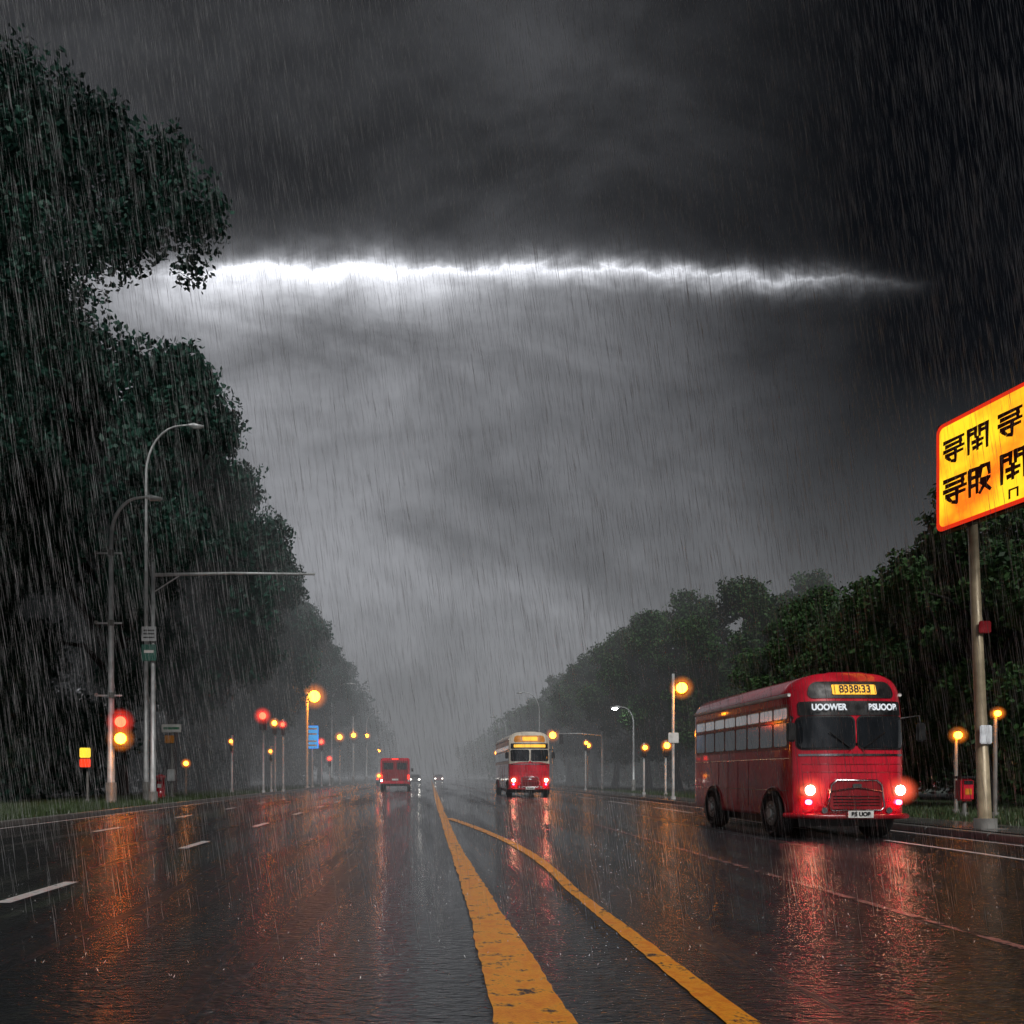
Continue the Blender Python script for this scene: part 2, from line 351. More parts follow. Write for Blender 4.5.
def tree_mesh(name,H,cz,R,RZ,ncl,per,leaf,mat,clusters=None,trunk=(0,0),limb=1):
    if clusters is None:
        clusters=[]
        while len(clusters)<ncl:
            d=rng.normal(size=3); d/=np.linalg.norm(d); q=rng.random()**.35
            z=d[2]*RZ*q; taper=1-.25*max(0,z/RZ)
            p=(trunk[0]+d[0]*R*q*taper,trunk[1]+d[1]*R*q*taper,cz+z)
            clusters.append((p,R*(.12+.15*rng.random())))
    Vl=leaves(clusters,per,leaf)
    V=[];F=[]
    def add(path,rd):
        v,f=tube_geo(path,rd,8); o=len(V); V.extend(v); F.extend([tuple(i+o for i in ff) for ff in f])
    tx,ty=trunk; th=cz
    path=[(tx+.15*math.sin(k*1.3),ty+.12*math.cos(k*1.7),th*k/7) for k in range(8)]
    r0=H*.022
    add(path,[r0*(1.35 if k==0 else 1-.09*k) for k in range(8)])
    idx=rng.choice(len(clusters),min(len(clusters),30),replace=False)
    for i in idx:
        c=Vector(clusters[i][0]); h=th*(.35+.6*rng.random()); s=Vector((tx,ty,h)); 
        if c.z<h: h=c.z*.8; s.z=h
        m=(s+c)/2+Vector((rng.normal()*.3,rng.normal()*.3,.5)); add([s,m,c],[r0*.42*limb,r0*.22*limb,r0*.05*limb])
    nb=len(V); nfb=len(F)
    me=bpy.data.meshes.new(name)
    allV=np.concatenate([np.array([tuple(p) for p in V]),Vl]); me.vertices.add(len(allV)); me.vertices.foreach_set('co',allV.astype(np.float32).ravel())
    li=[];ls=[];lt=[];pos=0
    for f in F: ls.append(pos); lt.append(len(f)); li.extend(f); pos+=len(f)
    nl=len(Vl)//4
    li=np.concatenate([np.array(li),np.arange(nl*4)+nb]); ls=np.concatenate([np.array(ls),pos+4*np.arange(nl)]); lt=np.concatenate([np.array(lt),np.full(nl,4)])
    me.loops.add(len(li)); me.loops.foreach_set('vertex_index',li.astype(np.int32))
    me.polygons.add(len(ls)); me.polygons.foreach_set('loop_start',ls.astype(np.int32)); me.polygons.foreach_set('loop_total',lt.astype(np.int32))
    me.materials.append(M_bark); me.materials.append(mat)
    me.polygons.foreach_set('material_index',np.concatenate([np.zeros(nfb),np.ones(nl)]).astype(np.int32))
    me.update(calc_edges=True); return me
TL=[tree_mesh('broadleaf_tree_l%d'%i,19,11.5,6.6,7.6,85,600,.21,M_leafL) for i in range(3)]
TR=[tree_mesh('broadleaf_tree_r%d'%i,19,11,6.8,7.6,80,480,.25,M_leafR) for i in range(2)]
def put(me,x,y,s,rz,sz=None): 
    o=obj('broadleaf_tree',me,None,(x,y,.08),(0,0,rz)); o.scale=(s,s,sz or s); return o
near=[((-7.8,24,18.9),1.4),((-6.9,24,17.9),.95),((-8.9,24.3,19.7),1.3),((-8.3,23.6,17.6),1.0),((-10.1,24,20.6),1.4),((-11,24,19.5),1.8),((-9.9,24.5,18.1),1.4),
((-11,23.6,16.8),1.6),((-11.9,24,21.6),1.5),((-12.8,23.5,20.1),2.2),((-11.7,24,15.2),1.9),((-7.4,23.2,19.6),.6),((-6.4,24.2,18.6),.5),((-9.6,24,20.9),.8),((-7.2,24.4,16.8),.6),
((-12.6,23.6,13.4),1.5),((-12.9,23.8,11.6),1.5),((-9.3,23.8,16.9),.9),((-12.9,22.5,17.5),1.8)]
for i in range(72):
    a=rng.random()*2*math.pi; q=rng.random()**.5; z=4.5+17*rng.random(); lo=z<14.5
    near.append((((-19.5 if lo else -17)+(4 if lo else 5)*q*math.cos(a),25+5*q*math.sin(a),z),1.3+1*rng.random()))
obj('broadleaf_tree',tree_mesh('near_tree',22,14,0,0,0,780,.145,M_leafL,near,(-17.5,25),.35))
for i,(y,x,s,sz) in enumerate([(43.5,-16.9,1.22,1.40),(50,-16.0,1.02,1.26),(57,-15.9,1.0,1.22),(65,-16.0,1.0,1.18),(74,-16.7,1.02,1.16),(84,-16.4,1.0,1.16),(96,-16.4,1.0,1.14),(110,-16.2,1,1.12),(125,-16.4,1,1.1),(39,-25,1.2,1.2),(50,-27,1.2,1.2),(62,-26,1.2,1.15)]):
    put(TL[i%3],x,y,s,i*1.9,sz)
for i,(y,x,s) in enumerate([(27,19.0,.60),(34,20.5,.56),(42,21,.60),(51,20.5,.72),(58,18.4,.78),(66,18.4,.77),(75,18.0,.76),(86,18.4,.74),(100,18,.75),(60,29,.85),(45,30,.75),(35,30,.68),(115,18.3,.75)]):
    put(TR[i%2],x,y,s,i*2.3)
def mass(name,x0,x1,y0,y1,zc,h,n,rmin,rmax,per,size,mat):
    c=[((x0+(x1-x0)*rng.random(),y0+(y1-y0)*rng.random(),zc+h*rng.random()),rmin+(rmax-rmin)*rng.random()) for _ in range(n)]
    return obj(name,fastquads(name,leaves(c,per,size),4,mat))
mass('distant_trees',-26,-12.5,135,330,3,14,240,2,3.6,70,.55,M_leafL)
mass('distant_trees',14.5,30,120,330,2,9,240,2,3.2,70,.55,M_leafR)
mass('shrubs',-30,-16.5,32,110,.8,5.0,300,1.2,2.2,170,.26,M_leafL)
mass('shrubs',19,34,24,110,.6,3.6,260,1.0,2.0,170,.26,M_leafR)

# ------------------------------------------------------------ MIST
M_mist=volmat('rain_haze',(.96,.985,1.03),.0092,.0092*.21)
box('rain_mist',0,542,11,900,1000,24,M_mist)

# ------------------------------------------------------------ BUS
def bus(name,x,y,L,Wd,H,cream=False):
    root=empty(name,(x,y,0)); hw=Wd/2; z0=.42; RT=.46; k=H/3.35
    red=M_red
    def yf(px,pz): return .34*(min(1,abs(px)/hw))**4+.10*max(0,pz-1.75*k)**2+.9*max(0,pz-(H-.42))**2
    prof=[(-hw+.05,z0)]+[(-hw,z0+.08+(H-z0-RT*1.0-.08)*i/10) for i in range(11)]
    for i in range(1,9):
        a=math.pi/2*i/8; prof.append((-hw+RT*1.5*(1-math.cos(a)),H-RT+RT*.93*math.sin(a)))
    for i in range(1,5):
        xx=(-hw+RT*1.5)*(1-i/4.0); prof.append((xx,H-.07*RT-.0+.07*RT*(1-(xx/hw)**2)))
    full=prof+[(-a,b) for a,b in reversed(prof[:-1])]
    n=len(full); V=[];F=[]
    cz=(z0+H)/2
    def loop(fn):
        o=len(V)
        for (a,b) in full: V.append(fn(a,b))
        return o
    loops=[]
    for s in (.02,.2,.4,.55,.68,.78,.87,.94,.98): loops.append(loop(lambda a,b:(a*s,yf(a*s,cz+(b-cz)*s),cz+(b-cz)*s)))
    loops.append(loop(lambda a,b:(a,yf(a,b)+.01,b)))
    for yy_ in (.9,L*.5,L-.25): loops.append(loop(lambda a,b:(a,max(yy_,yf(a,b)+.05),b)))
    for s,e in ((.985,.1),(.93,.0)): loops.append(loop(lambda a,b:(a*s,L-e,cz+(b-cz)*s)))
    for i in range(len(loops)-1):
        for j in range(n):
            a,b_,c,d=loops[i]+j,loops[i]+(j+1)%n,loops[i+1]+(j+1)%n,loops[i+1]+j; F.append((a,b_,c,d))
    F.append(tuple(loops[0]+j for j in range(n))); F.append(tuple(loops[-1]+j for j in range(n)))
    mi=[]
    for f in F:
        zz=sum(V[i][2] for i in f)/len(f)
        mi.append(1 if (cream and zz>H*.54) else 0)
    obj('body',mesh_from('body',V,F,[red,M_cream],True,mi),root)
    fr=lambda e:(lambda a,b:(a,yf(a,b)-e,b))
    patch('destination_surround',fr(.016),-hw*.80,hw*.80,2.80*k,3.14*k,M_black if not cream else M_orange,root,.14,tilt=.10)
    patch('destination_display',fr(.034),-.42,.46,2.87*k,3.07*k,E_amb,root,.02)
    if not cream:
        text('destination_text','8338:33',.22,M_black,root,(.02,yf(0,2.97*k)-.06,2.97*k),(rad(90-14),0,0),.9)
        for q in range(-4,5): tube('display_grid',[(.02+q*.1,yf(0,2.88)-.045,2.88*k),(.02+q*.1,yf(0,3.06)-.045,3.06*k)],.006,M_black,root,5)
    patch('route_band',fr(.016),-hw*.92,hw*.92,2.46*k,2.74*k,M_black,root,.05)
    if not cream:
        text('route_text','UOOWER',.175,E_wtxt,root,(-.53,yf(.5,2.6)-.055,2.61*k),(rad(82),0,rad(-5)),.85)
        text('route_text','BSUOOB',.175,E_wtxt,root,(.53,yf(.5,2.6)-.055,2.61*k),(rad(82),0,rad(5)),.85)
    else:
        patch('route_display',fr(.024),-hw*.78,hw*.78,2.53*k,2.68*k,E_amb,root,.03)
    for sgn in (-1,1):
        a0,a1=(.03,hw*.95) if sgn>0 else (-hw*.95,-.03)
        patch('windscreen_frame',fr(.014),a0-.015,a1+.015,1.78*k,2.45*k,M_black if not cream else M_cream,root,.12)
        patch('windscreen',fr(.022),a0+.015,a1-.015,1.82*k,2.42*k,M_glass,root,.10)
        tube('wiper',[(sgn*.15,yf(.2,1.8)-.045,1.82*k),(sgn*.55,yf(.5,2.1)-.055,2.12*k)],.012,M_black,root,6)
        hx=sgn*hw*.80; hy=yf(hx,1.02)
        disc('headlamp_bezel',(hx,hy-.03,1.0),.15,.14,'y',M_chrome,root)
        sph('headlamp',(hx,hy-.10,1.0),.10,E_head,root,(1,.4,1))
        sph('glow_shell',(hx,hy-.13,1.0),.34,H_w,root,seg=24)  # painted glow shell over the headlamp
        disc('added_red_lamp',(hx,yf(hx,.78)-.03,.76),.05,.08,'y',E_added_red,root)  # red lamps added to put red streaks on the wet road
        tube('mirror_arm',[(sgn*(hw-.02),.35,2.42*k),(sgn*(hw+.16),.06,2.44*k),(sgn*(hw+.17),.02,2.2*k)],.018,M_black,root,6)
        box('mirror',sgn*(hw+.17),.02,2.12*k,.19,.07,.38,M_black,root,.03)
        disc('fog_lamp',(sgn*.64,yf(.62,.62)-.02,.60),.06,.07,'y',M_chrome,root)
    patch('waist_strip',fr(.020),-hw*.93,hw*.93,1.66*k,1.70*k,M_chrome,root,.01)
    def ring(nm,a,z_lo,z_hi,tl,r,mat):
        P=[(-a,z_lo+.08),(-a+.08,z_lo),(a-.08,z_lo),(a,z_lo+.08),(a-tl,z_hi-.1),(a-tl-.1,z_hi),(-a+tl+.1,z_hi),(-a+tl,z_hi-.1),(-a,z_lo+.08)]
        tube(nm,[(p[0],yf(p[0],p[1])-.02,p[1]) for p in P],r,mat,root,6)
    ring('grille_surround',.56,.60,1.20,.06,.020,M_chrome)
    patch('grille_panel',fr(.010),-.52,.52,.63,1.17,M_redd,root,.06)
    tube('grille_bar',[(-.5,-.015,.98),(0,-.04,1.06),(.5,-.015,.98)],.014,M_chrome,root,6)
    for zz in (.70,.76,.82,.88): tube('grille_slat',[(-.46,-.010,zz),(0,-.02,zz),(.46,-.010,zz)],.009,M_black,root,6)
    patch('badge',fr(.035),-.09,.09,1.06,1.13,M_chrome,root,.03)
    for zz in (1.36,1.52): tube('body_seam',[(q*hw/8,yf(q*hw/8,zz)-.006,zz) for q in range(-7,8)],.006,M_redd,root,5)
    tube('bumper',[(-hw-.02,.6,.48),(-hw+.0,.22,.48),(-hw*.7,.02,.48),(0,-.09,.48),(hw*.7,.02,.48),(hw-.0,.22,.48),(hw+.02,.6,.48)],.055,M_redd,root,8)
    box('number_plate',0,-.16,.53,.5,.015,.14,M_white,root,.004)
    text('plate_text','B5 UOB',.11,M_black,root,(0,-.172,.53),(rad(90),0,0))
    for sgn in (-1,1):
        sd=lambda e:(lambda a,b:(sgn*(hw+e),a,b))
        nw=8 if L<8 else 9; y0=.52; y1=L-.30; st=(y1-y0)/nw
        patch('window_band',sd(.004),y0-.05,y1+.02,1.80*k,2.72*k,M_redd if not cream else M_cream,root,.08)
        for i in range(nw):
            a=y0+i*st+.04; b_=y0+(i+1)*st-.04
            patch('window_frame',sd(.007),a-.018,b_+.018,1.85*k,2.36*k,M_galv2,root,.07,nx=6)
            patch('side_window',sd(.011),a,b_,1.87*k,2.34*k,M_sglass,root,.06,nx=6)
            patch('vent_frame',sd(.007),a-.018,b_+.018,2.41*k,2.66*k,M_cream,root,.05,nx=6)
            patch('vent_window',sd(.011),a,b_,2.43*k,2.64*k,M_vglass,root,.04,nx=6)
        tube('gutter_highlight',[(sgn*(hw+.01),.45,H-RT*1.0),(sgn*(hw+.01),L-.2,H-RT*1.0)],.04,M_white,root,6)  # rail painted white as the pale reflection along the roof edge
        tube('side_trim',[(sgn*(hw+.004),.5,1.62*k),(sgn*(hw+.004),L-.25,1.62*k)],.016,M_chrome,root,6)
        tube('side_trim',[(sgn*(hw+.004),.5,.98),(sgn*(hw+.004),L-.25,.98)],.009,M_redd,root,6)
        for q in range(1,5): tube('panel_seam',[(sgn*(hw+.002),1.9+q*.75*(L-3)/4,.6),(sgn*(hw+.002),1.9+q*.75*(L-3)/4,1.6*k)],.006,M_redd,root,5)
        for wy in (1.2,L-1.6):
            Vv=[(sgn*(hw+.006),wy,.43)]; Ff=[]
            for q in range(21):
                an=math.pi*q/20; Vv.append((sgn*(hw+.006),wy+.60*math.cos(an),.43+.62*math.sin(an)))
            for q in range(20): Ff.append((0,q+1,q+2))
            obj('wheel_arch',mesh_from('wheel_arch',Vv,Ff,M_black),root)
            torus('arch_lip',(sgn*(hw+.008),wy,.43),.61,.022,'x',M_redd,root,0,math.pi)
            disc('tyre',(sgn*(hw-.10),wy,.49),.49,.28,'x',M_rubber,root)
            torus('tyre_shoulder',(sgn*(hw+.03),wy,.49),.43,.055,'x',M_rubber,root)
            disc('rim',(sgn*(hw+.045),wy,.49),.26,.04,'x',M_galv2,root)
            disc('hub',(sgn*(hw+.075),wy,.49),.10,.06,'x',M_galv,root)
            for q in range(8):
                an=q*math.pi/4; disc('wheel_nut',(sgn*(hw+.07),wy+.17*math.cos(an),.49+.17*math.sin(an)),.02,.03,'x',M_galv,root,6)
    box('underbody',0,L/2+.15,.40,Wd*.8,L*.88,.3,M_black,root)
    patch('rear_window',lambda a,b:(a,L+.008,b),-hw*.7,hw*.7,1.9*k,2.5*k,M_glass,root,.1)
    for sgn in (-1,1): box('tail_lamp',sgn*hw*.8,L+.02,.95,.14,.05,.24,E_tail,root,.01)
    return root
bus('red_bus',8.56,15.8,6.3,2.24,3.40)
bus('red_bus',6.2,47,9.5,2.4,3.9,True)

def van(x,y):
    r=empty('red_van',(x,y,0)); w=2.35
    V=[];F=[]
    secs=[(0,.5,2.55,1.0),(.12,.45,2.68,1.0),(3.6,.45,2.68,1.0),(3.75,.45,2.3,.97),(4.3,.45,1.9,.96),(5.4,.45,1.35,.93),(5.6,.55,1.2,.88)]
    prof=lambda z0,z1,s:[(-w/2*s+.05,z0),(-w/2*s,z0+.1),(-w/2*s,z1-.16),(-w/2*s+.05,z1-.05),(-w/2*s+.16,z1),(w/2*s-.16,z1),(w/2*s-.05,z1-.05),(w/2*s,z1-.16),(w/2*s,z0+.1),(w/2*s-.05,z0)]
    for (yy_,z0,z1,s) in secs:
        for (a,b) in prof(z0,z1,s): V.append((a,yy_,b))
    for i in range(len(secs)-1):
        for j in range(10): F.append((i*10+j,i*10+(j+1)%10,(i+1)*10+(j+1)%10,(i+1)*10+j))
    F.append(tuple(range(10))); F.append(tuple((len(secs)-1)*10+j for j in range(10)))
    obj('body',mesh_from('body',V,F,M_red),r)
    bk=lambda a,b:(a,-.01,b)
    for s in (-1,1):
        a0,a1=(.03,w/2-.12) if s>0 else (-w/2+.12,-.03)
        patch('rear_door',bk,a0,a1,.85,2.45,M_redd,r,.06)
        patch('rear_window',lambda a,b:(a,-.018,b),a0+.12,a1-.12,1.75,2.3,M_glass,r,.06)
        box('tail_lamp',s*(w/2-.1),-.03,1.15,.13,.05,.34,E_tail,r,.01)
        box('reverse_lamp',s*(w/2-.1),-.03,.86,.13,.05,.14,E_white if s<0 else M_white,r,.01)
        for wy in (.9,4.5):
            disc('tyre',(s*(w/2-.1),wy,.38),.38,.24,'x',M_rubber,r); disc('rim',(s*(w/2+.03),wy,.38),.2,.03,'x',M_galv,r)
        box('mirror',s*(w/2+.14),3.95,1.75,.18,.08,.28,M_black,r,.02)
        patch('cab_window',lambda a,b:(s*(w/2*.985+.0),a,b),3.4,3.95,1.5,2.05,M_glass,r,.08)
    box('door_gap',0,-.02,1.6,.02,.02,1.6,M_black,r)
    box('bumper',0,-.1,.52,w*.96,.2,.2,M_black,r,.03)
    box('number_plate',0,-.05,.95,.5,.02,.14,M_white,r,.004)
    box('roof_lamp',0,.02,2.6,.5,.05,.06,E_tail,r,.01)
    lamp_ball(r,(-w/2-.12,-.05,1.25),.09,'ors',4)
van(-2.4,64)
def car(x,y,toward,mat):
    r=empty('car',(x,y,0),(0,0,0 if toward else math.pi)); w=1.78
    side=[(0,.35,.62,1),(.1,.28,.78,1),(1.1,.25,.95,1),(1.9,.25,1.40,.84),(3.1,.25,1.44,.84),(3.9,.25,1.05,.98),(4.4,.3,.95,.98),(4.5,.4,.8,.95)]
    V=[];F=[]
    for (yy_,z0,z1,s) in side:
        for (a,b) in [(-w/2,z0),(-w/2,min(z1,.9)),(-w/2*s+.06,z1-.04),(-w/2*s+.2,z1),(w/2*s-.2,z1),(w/2*s-.06,z1-.04),(w/2,min(z1,.9)),(w/2,z0)]: V.append((a,yy_,b))
    for i in range(len(side)-1):
        for j in range(8): F.append((i*8+j,i*8+(j+1)%8,(i+1)*8+(j+1)%8,(i+1)*8+j))
    F.append(tuple(range(8))); F.append(tuple((len(side)-1)*8+j for j in range(8)))
    obj('body',mesh_from('body',V,F,mat),r)
    wf=lambda a,b:(a,1.1+(b-.95)/.45*.8-.02,b+.01)
    patch('windscreen',wf,-.66,.66,1.0,1.36,M_glass,r,.05)
    patch('rear_window',lambda a,b:(a,3.9-(b-1.05)/.39*.8+.02,b+.01),-.62,.62,1.1,1.38,M_glass,r,.05)
    for s in (-1,1):
        sph('headlamp',(s*.65,.03,.66),.13,E_white,r,(1.2,.5,.8)); box('tail_lamp',s*.68,4.5,.78,.3,.05,.14,E_tail,r,.02)
        for wy in (.85,3.6):
            disc('tyre',(s*(w/2-.09),wy,.32),.32,.2,'x',M_rubber,r); disc('rim',(s*(w/2+.02),wy,.32),.19,.02,'x',M_galv,r)
        patch('side_window',lambda a,b:(s*(w/2*.93),a,b),1.8,3.3,1.0,1.32,M_glass,r,.08)
M_cargrey=pmat('grey_paint',(.1,.1,.11),.3,coat=.7)
car(-1.5,118,True,M_cargrey); car(-5.3,105,False,M_cargrey); car(2.6,150,True,M_redd)

# ------------------------------------------------------------ STREET FURNITURE
def street_lamp(x,y,h,reach,r0=.15,brackets=(),side=1,mat=None,lit=None):
    mat=mat or M_galv; r=empty('street_lamp',(x,y,.1))
    bend=min(h*.2,reach*1.1)
    path=[(0,0,0),(0,0,h*.35),(0,0,h-bend)]
    rr=[r0,r0*.75,r0*.5]
    for k in range(1,9):
        a=math.pi/2*k/8; path.append((side*reach*.8*(1-math.cos(a)),0,h-bend+bend*math.sin(a))); rr.append(r0*.5-(r0*.2)*k/8)
    path.append((side*reach,0,h+.03)); rr.append(r0*.28)
    tube('pole',path,rr,mat,r,12)
    tube('base_sleeve',[(0,0,0),(0,0,.9)],r0*1.35,M_galv2,r,12); box('base_plate',0,0,.03,r0*4,r0*4,.05,M_galv2,r,.01)
    tube('lantern',[(side*(reach-.1),0,h+.03),(side*(reach+.15),0,h+.0),(side*(reach+.6),0,h-.05)],[r0*.35,.12,.06],mat,r,10)
    if lit: sph('lamp',(side*(reach+.3),0,h-.12),.13,lit,r,(1.5,.8,.5))
    else: patch('lantern_lens',lambda a,b:(a,b,h-.12),min(side*(reach+.1),side*(reach+.5)),max(side*(reach+.1),side*(reach+.5)),-.08,.08,M_white,r,.03)
    for z in brackets:
        box('bracket',-.1,0,z,1.1,.07,.07,mat,r,.01); tube('clamp',[(0,0,z-.12),(0,0,z+.12)],r0*.9,M_galv2,r,12)
        box('bracket_end',-.62,0,z+.03,.12,.14,.12,M_galv2,r,.01)
    return r
def signal_head(r,x,z,n,litk,kinds,s=.3,y=-.16):
    box('signal_housing',x,y+.02,z,s*1.15,.22,s*1.12*n,M_black,r,.03)
    for i in range(n):
        zz=z+(n-1)/2*s*1.1-i*s*1.1
        if i in litk: lamp_ball(r,(x,y-.14,zz),s*.36,kinds[litk.index(i)],2.8)
        else: tube('visor',[(x,y-.10,zz),(x,y-.26,zz)],s*.42,M_black,r,14)
A_=street_lamp(-13.0,33,12.7,1.5,.16,(10.4,7.5,4.5))
signal_head(A_,.5,3.05,2,[0,1],['red','or'],.62)
tube('signal_bracket',[(0,0,3.4),(.5,-.1,3.4)],.04,M_galv2,A_)
street_lamp(-12.6,36,17.0,2.0,.12)
r=empty('traffic_mast',(-11.6,34,.1))
tube('pole',[(0,0,0),(0,0,5),(0,0,10.3)],[.12,.095,.07],M_galv,r,12)
tube('arm',[(0,0,9.75),(3.4,0,9.82),(6.9,0,9.78)],[.08,.06,.05],M_galv,r,10); tube('brace',[(0,0,9.0),(1.2,0,9.77)],.03,M_galv,r,8)
tube('base',[(0,0,0),(0,0,.5)],.2,M_galv2,r)
box('mast_sign',-.12,-.18,7.2,.62,.04,.62,M_galv,r,.01); box('mast_sign_lower',-.12,-.18,6.4,.62,.04,.7,pmat('green_sign',(.04,.14,.11),.4),r,.01)
for z in (7.35,7.2,7.05): box('sign_line',-.12,-.205,z,.46,.01,.05,M_black,r)
box('sign_line',-.12,-.205,6.45,.4,.01,.12,M_white,r)
def post(name,x,y,h,rr=.05,mat=None):
    r=empty(name,(x,y,.1)); tube('post',[(0,0,0),(0,0,h)],rr,mat or M_galv2,r,10); tube('foot',[(0,0,0),(0,0,.18)],rr*1.8,mat or M_galv2,r,10); return r
r=post('pedestrian_signal',-14.4,34,2.0)
box('housing',0,-.12,1.95,.56,.24,.95,M_black,r,.04); box('yellow_lens',0,-.25,2.15,.46,.03,.42,emat('lens_yellow',(1,.72,.05),1.3),r,.03); box('red_lens',0,-.25,1.72,.46,.03,.36,emat('lens_red',(1,.06,.02),1.3),r,.03)
r=post('street_sign',-12.7,40,4.0,.07)
box('panel',0,-.1,3.55,1.0,.04,.42,M_white,r,.02); box('panel_band',0,-.125,3.55,.8,.01,.12,pmat('green_paint',(.03,.2,.1),.4),r); box('panel_lower',-.1,-.1,3.0,.5,.04,.4,M_orange,r,.02); box('meter_box',0,-.12,1.2,.35,.25,.6,M_galv,r,.03)
r=post('beacon_post',-13.2,44,1.7,.05); lamp_ball(r,(0,0,1.85),.12,'ors',2.7); box('collar',0,0,1.66,.2,.2,.06,M_black,r,.01)
r=empty('post_box',(-13.6,41,.1)); tube('drum',[(0,0,0),(0,0,.1),(0,0,.12),(0,0,1.05),(0,0,1.08),(0,0,1.16),(0,0,1.25)],[.26,.26,.22,.22,.27,.25,.05],M_red,r,18); box('slot',0,-.22,.92,.24,.03,.05,M_black,r); box('plate',0,-.22,.65,.2,.03,.2,M_white,r)
for (x,y,z,k,rr) in [(-10.95,54,5.1,'red',.24),(-11.0,58.5,4.9,'or',.17),(-10.4,58.5,4.8,'red',.15),(-11.0,57,2.8,'ors',.10),(-11.0,103,6.0,'or',.30),(-10.9,122,7.2,'or',.32),(-10.9,150,8.5,'or',.32),(-10.9,190,7,'or',.35),(-12.6,52,3.3,'ors',.09),(-11,92,3.0,'red',.18),(-10.9,84,4.6,'red',.2)]:
    r=post('traffic_light',x,y,z+.5,.07,M_galv); box('housing',0,-.1,z-.35,rr*1.9,.3,rr*4.2,M_black,r,.04); lamp_ball(r,(0,-.3,z+.1),rr,k,2.8)
r=post('amber_lamp',-10.95,74,8.9,.13,M_galv); tube('arm',[(0,0,8.3),(.7,-.1,8.5)],.06,M_galv,r); lamp_ball(r,(.7,-.2,8.5),.52,'or',2.7); box('housing',.7,.4,8.5,.8,.4,1.1,M_black,r,.1)
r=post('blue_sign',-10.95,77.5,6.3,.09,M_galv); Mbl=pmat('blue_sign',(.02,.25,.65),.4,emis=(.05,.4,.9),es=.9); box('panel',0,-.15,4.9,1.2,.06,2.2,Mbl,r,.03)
for z in (5.7,5.2,4.5,4.1): box('text_bar',0,-.19,z,.9,.01,.16,M_white,r)
for (y,h) in ((94,12),(122,14.2),(150,13),(190,12),(240,12)): street_lamp(-11.0,y,h,2.2,.16)
# right side
r=post('amber_lamp',12.0,38.5,6.1,.07,M_galv); tube('arm',[(0,0,5.3),(.35,-.1,5.35)],.04,M_galv,r); lamp_ball(r,(.35,-.2,5.4),.25,'or',2.6); box('hood',.35,.05,5.4,.66,.25,.66,M_black,r,.08); box('sign',-.02,-.1,3.0,.5,.03,.5,M_white,r,.02)
for (x,y,z,k,rr) in [(14.3,70,3.7,'ors',.17),(13.2,48,2.75,'ors',.13),(13.9,46,2.8,'or',.16),(14.4,90,5.6,'or',.36),(13,110,4.5,'ors',.28),(12.5,62,3.6,'ors',.12),(12.6,140,5,'or',.3),(12.6,90,2.5,'ors',.18)]:
    r=post('traffic_light',x,y,z+.4,.06,M_galv); box('housing',0,-.06,z-.2,rr*2.1,.22,rr*4.0,M_black,r,.03); lamp_ball(r,(0,-.25,z+.1),rr,k,2.6)
r=empty('traffic_mast',(13.8,62,.1)); tube('pole',[(0,0,0),(0,0,4.6)],.09,M_galv,r); tube('arm',[(0,0,4.3),(-1.8,0,4.45),(-3.4,0,4.4)],.05,M_galv,r); box('housing',-3.2,-.05,4.0,.3,.2,.8,M_black,r,.03)
street_lamp(14.4,55,5.9,1.0,.10,side=-1,lit=E_added_white); street_lamp(12.2,85,10,1.8,.12,side=-1); street_lamp(12.2,120,10,1.8,.12,side=-1)  # first lantern's white light is added to streak the wet road
r=post('amber_lamp',16.0,24,2.4,.05); lamp_ball(r,(0,-.1,2.4),.11,'ors',2.8); box('bracket',0,.02,2.4,.3,.1,.4,M_black,r,.03)
r=post('amber_lamp',15.75,22,2.9,.05); lamp_ball(r,(0,-.1,2.9),.08,'ors',2.8); box('bracket',0,.02,2.9,.24,.1,.34,M_black,r,.03)
r=post('litter_bin',14.9,22,.5,.05); box('bin',0,0,.8,.36,.32,.62,M_red,r,.05); box('lid',0,0,1.14,.42,.38,.07,M_black,r,.02); box('opening',0,-.165,1.0,.24,.02,.1,M_black,r); box('label',0,-.165,.75,.18,.015,.16,M_orange,r)

r=empty('roadside_billboard',(12.1,17.2,.12))
tube('pole',[(0,0,0),(-.12,0,3),(-.30,0,7.2)],[.13,.11,.09],pmat('painted_pole',(.40,.33,.22),.4,.2,vscale=4),r,14)
tube('pole_base',[(0,0,0),(0,0,.25)],.22,M_galv2,r,14); box('base_plate',0,0,.02,.6,.6,.04,M_galv2,r,.01)
sg=empty('sign_cabinet',(-.28,-1.55,7.75),(0,0,rad(11))); sg.parent=r
def sign_mat():
    m,nt,out=new_mat('lit_sign_face'); L=nt.links.new
    tc=nt.nodes.new('ShaderNodeTexCoord'); n=nt.nodes.new('ShaderNodeTexNoise'); n.inputs['Scale'].default_value=.9; n.inputs['Detail'].default_value=4; L(tc.outputs['Object'],n.inputs['Vector'])
    c=nt.nodes.new('ShaderNodeValToRGB'); e=c.color_ramp.elements; e[0].position=.36; e[0].color=(1,.17,.01,1); e[1].position=.60; e[1].color=(1,.62,.02,1); L(n.outputs['Fac'],c.inputs[0])
    x=nt.nodes.new('ShaderNodeEmission'); x.inputs[1].default_value=1.4; L(c.outputs[0],x.inputs[0]); L(x.outputs[0],out.inputs[0]); return m
Msf=sign_mat(); Mst=pmat('sign_strokes',(.10,.006,.003),.5,var=.2); Mrb=pmat('sign_red_border',(.5,.02,.01),.4,emis=(1,.04,.01),es=.7,var=.2)
SW,SH=4.3,2.36
box('cabinet',.12,0,0,.22,SW+.06,SH+.06,M_black,sg,.03)
patch('border',lambda a,b:(-.004,a,b),-SW/2,SW/2,-SH/2,SH/2,Mrb,sg,.16)
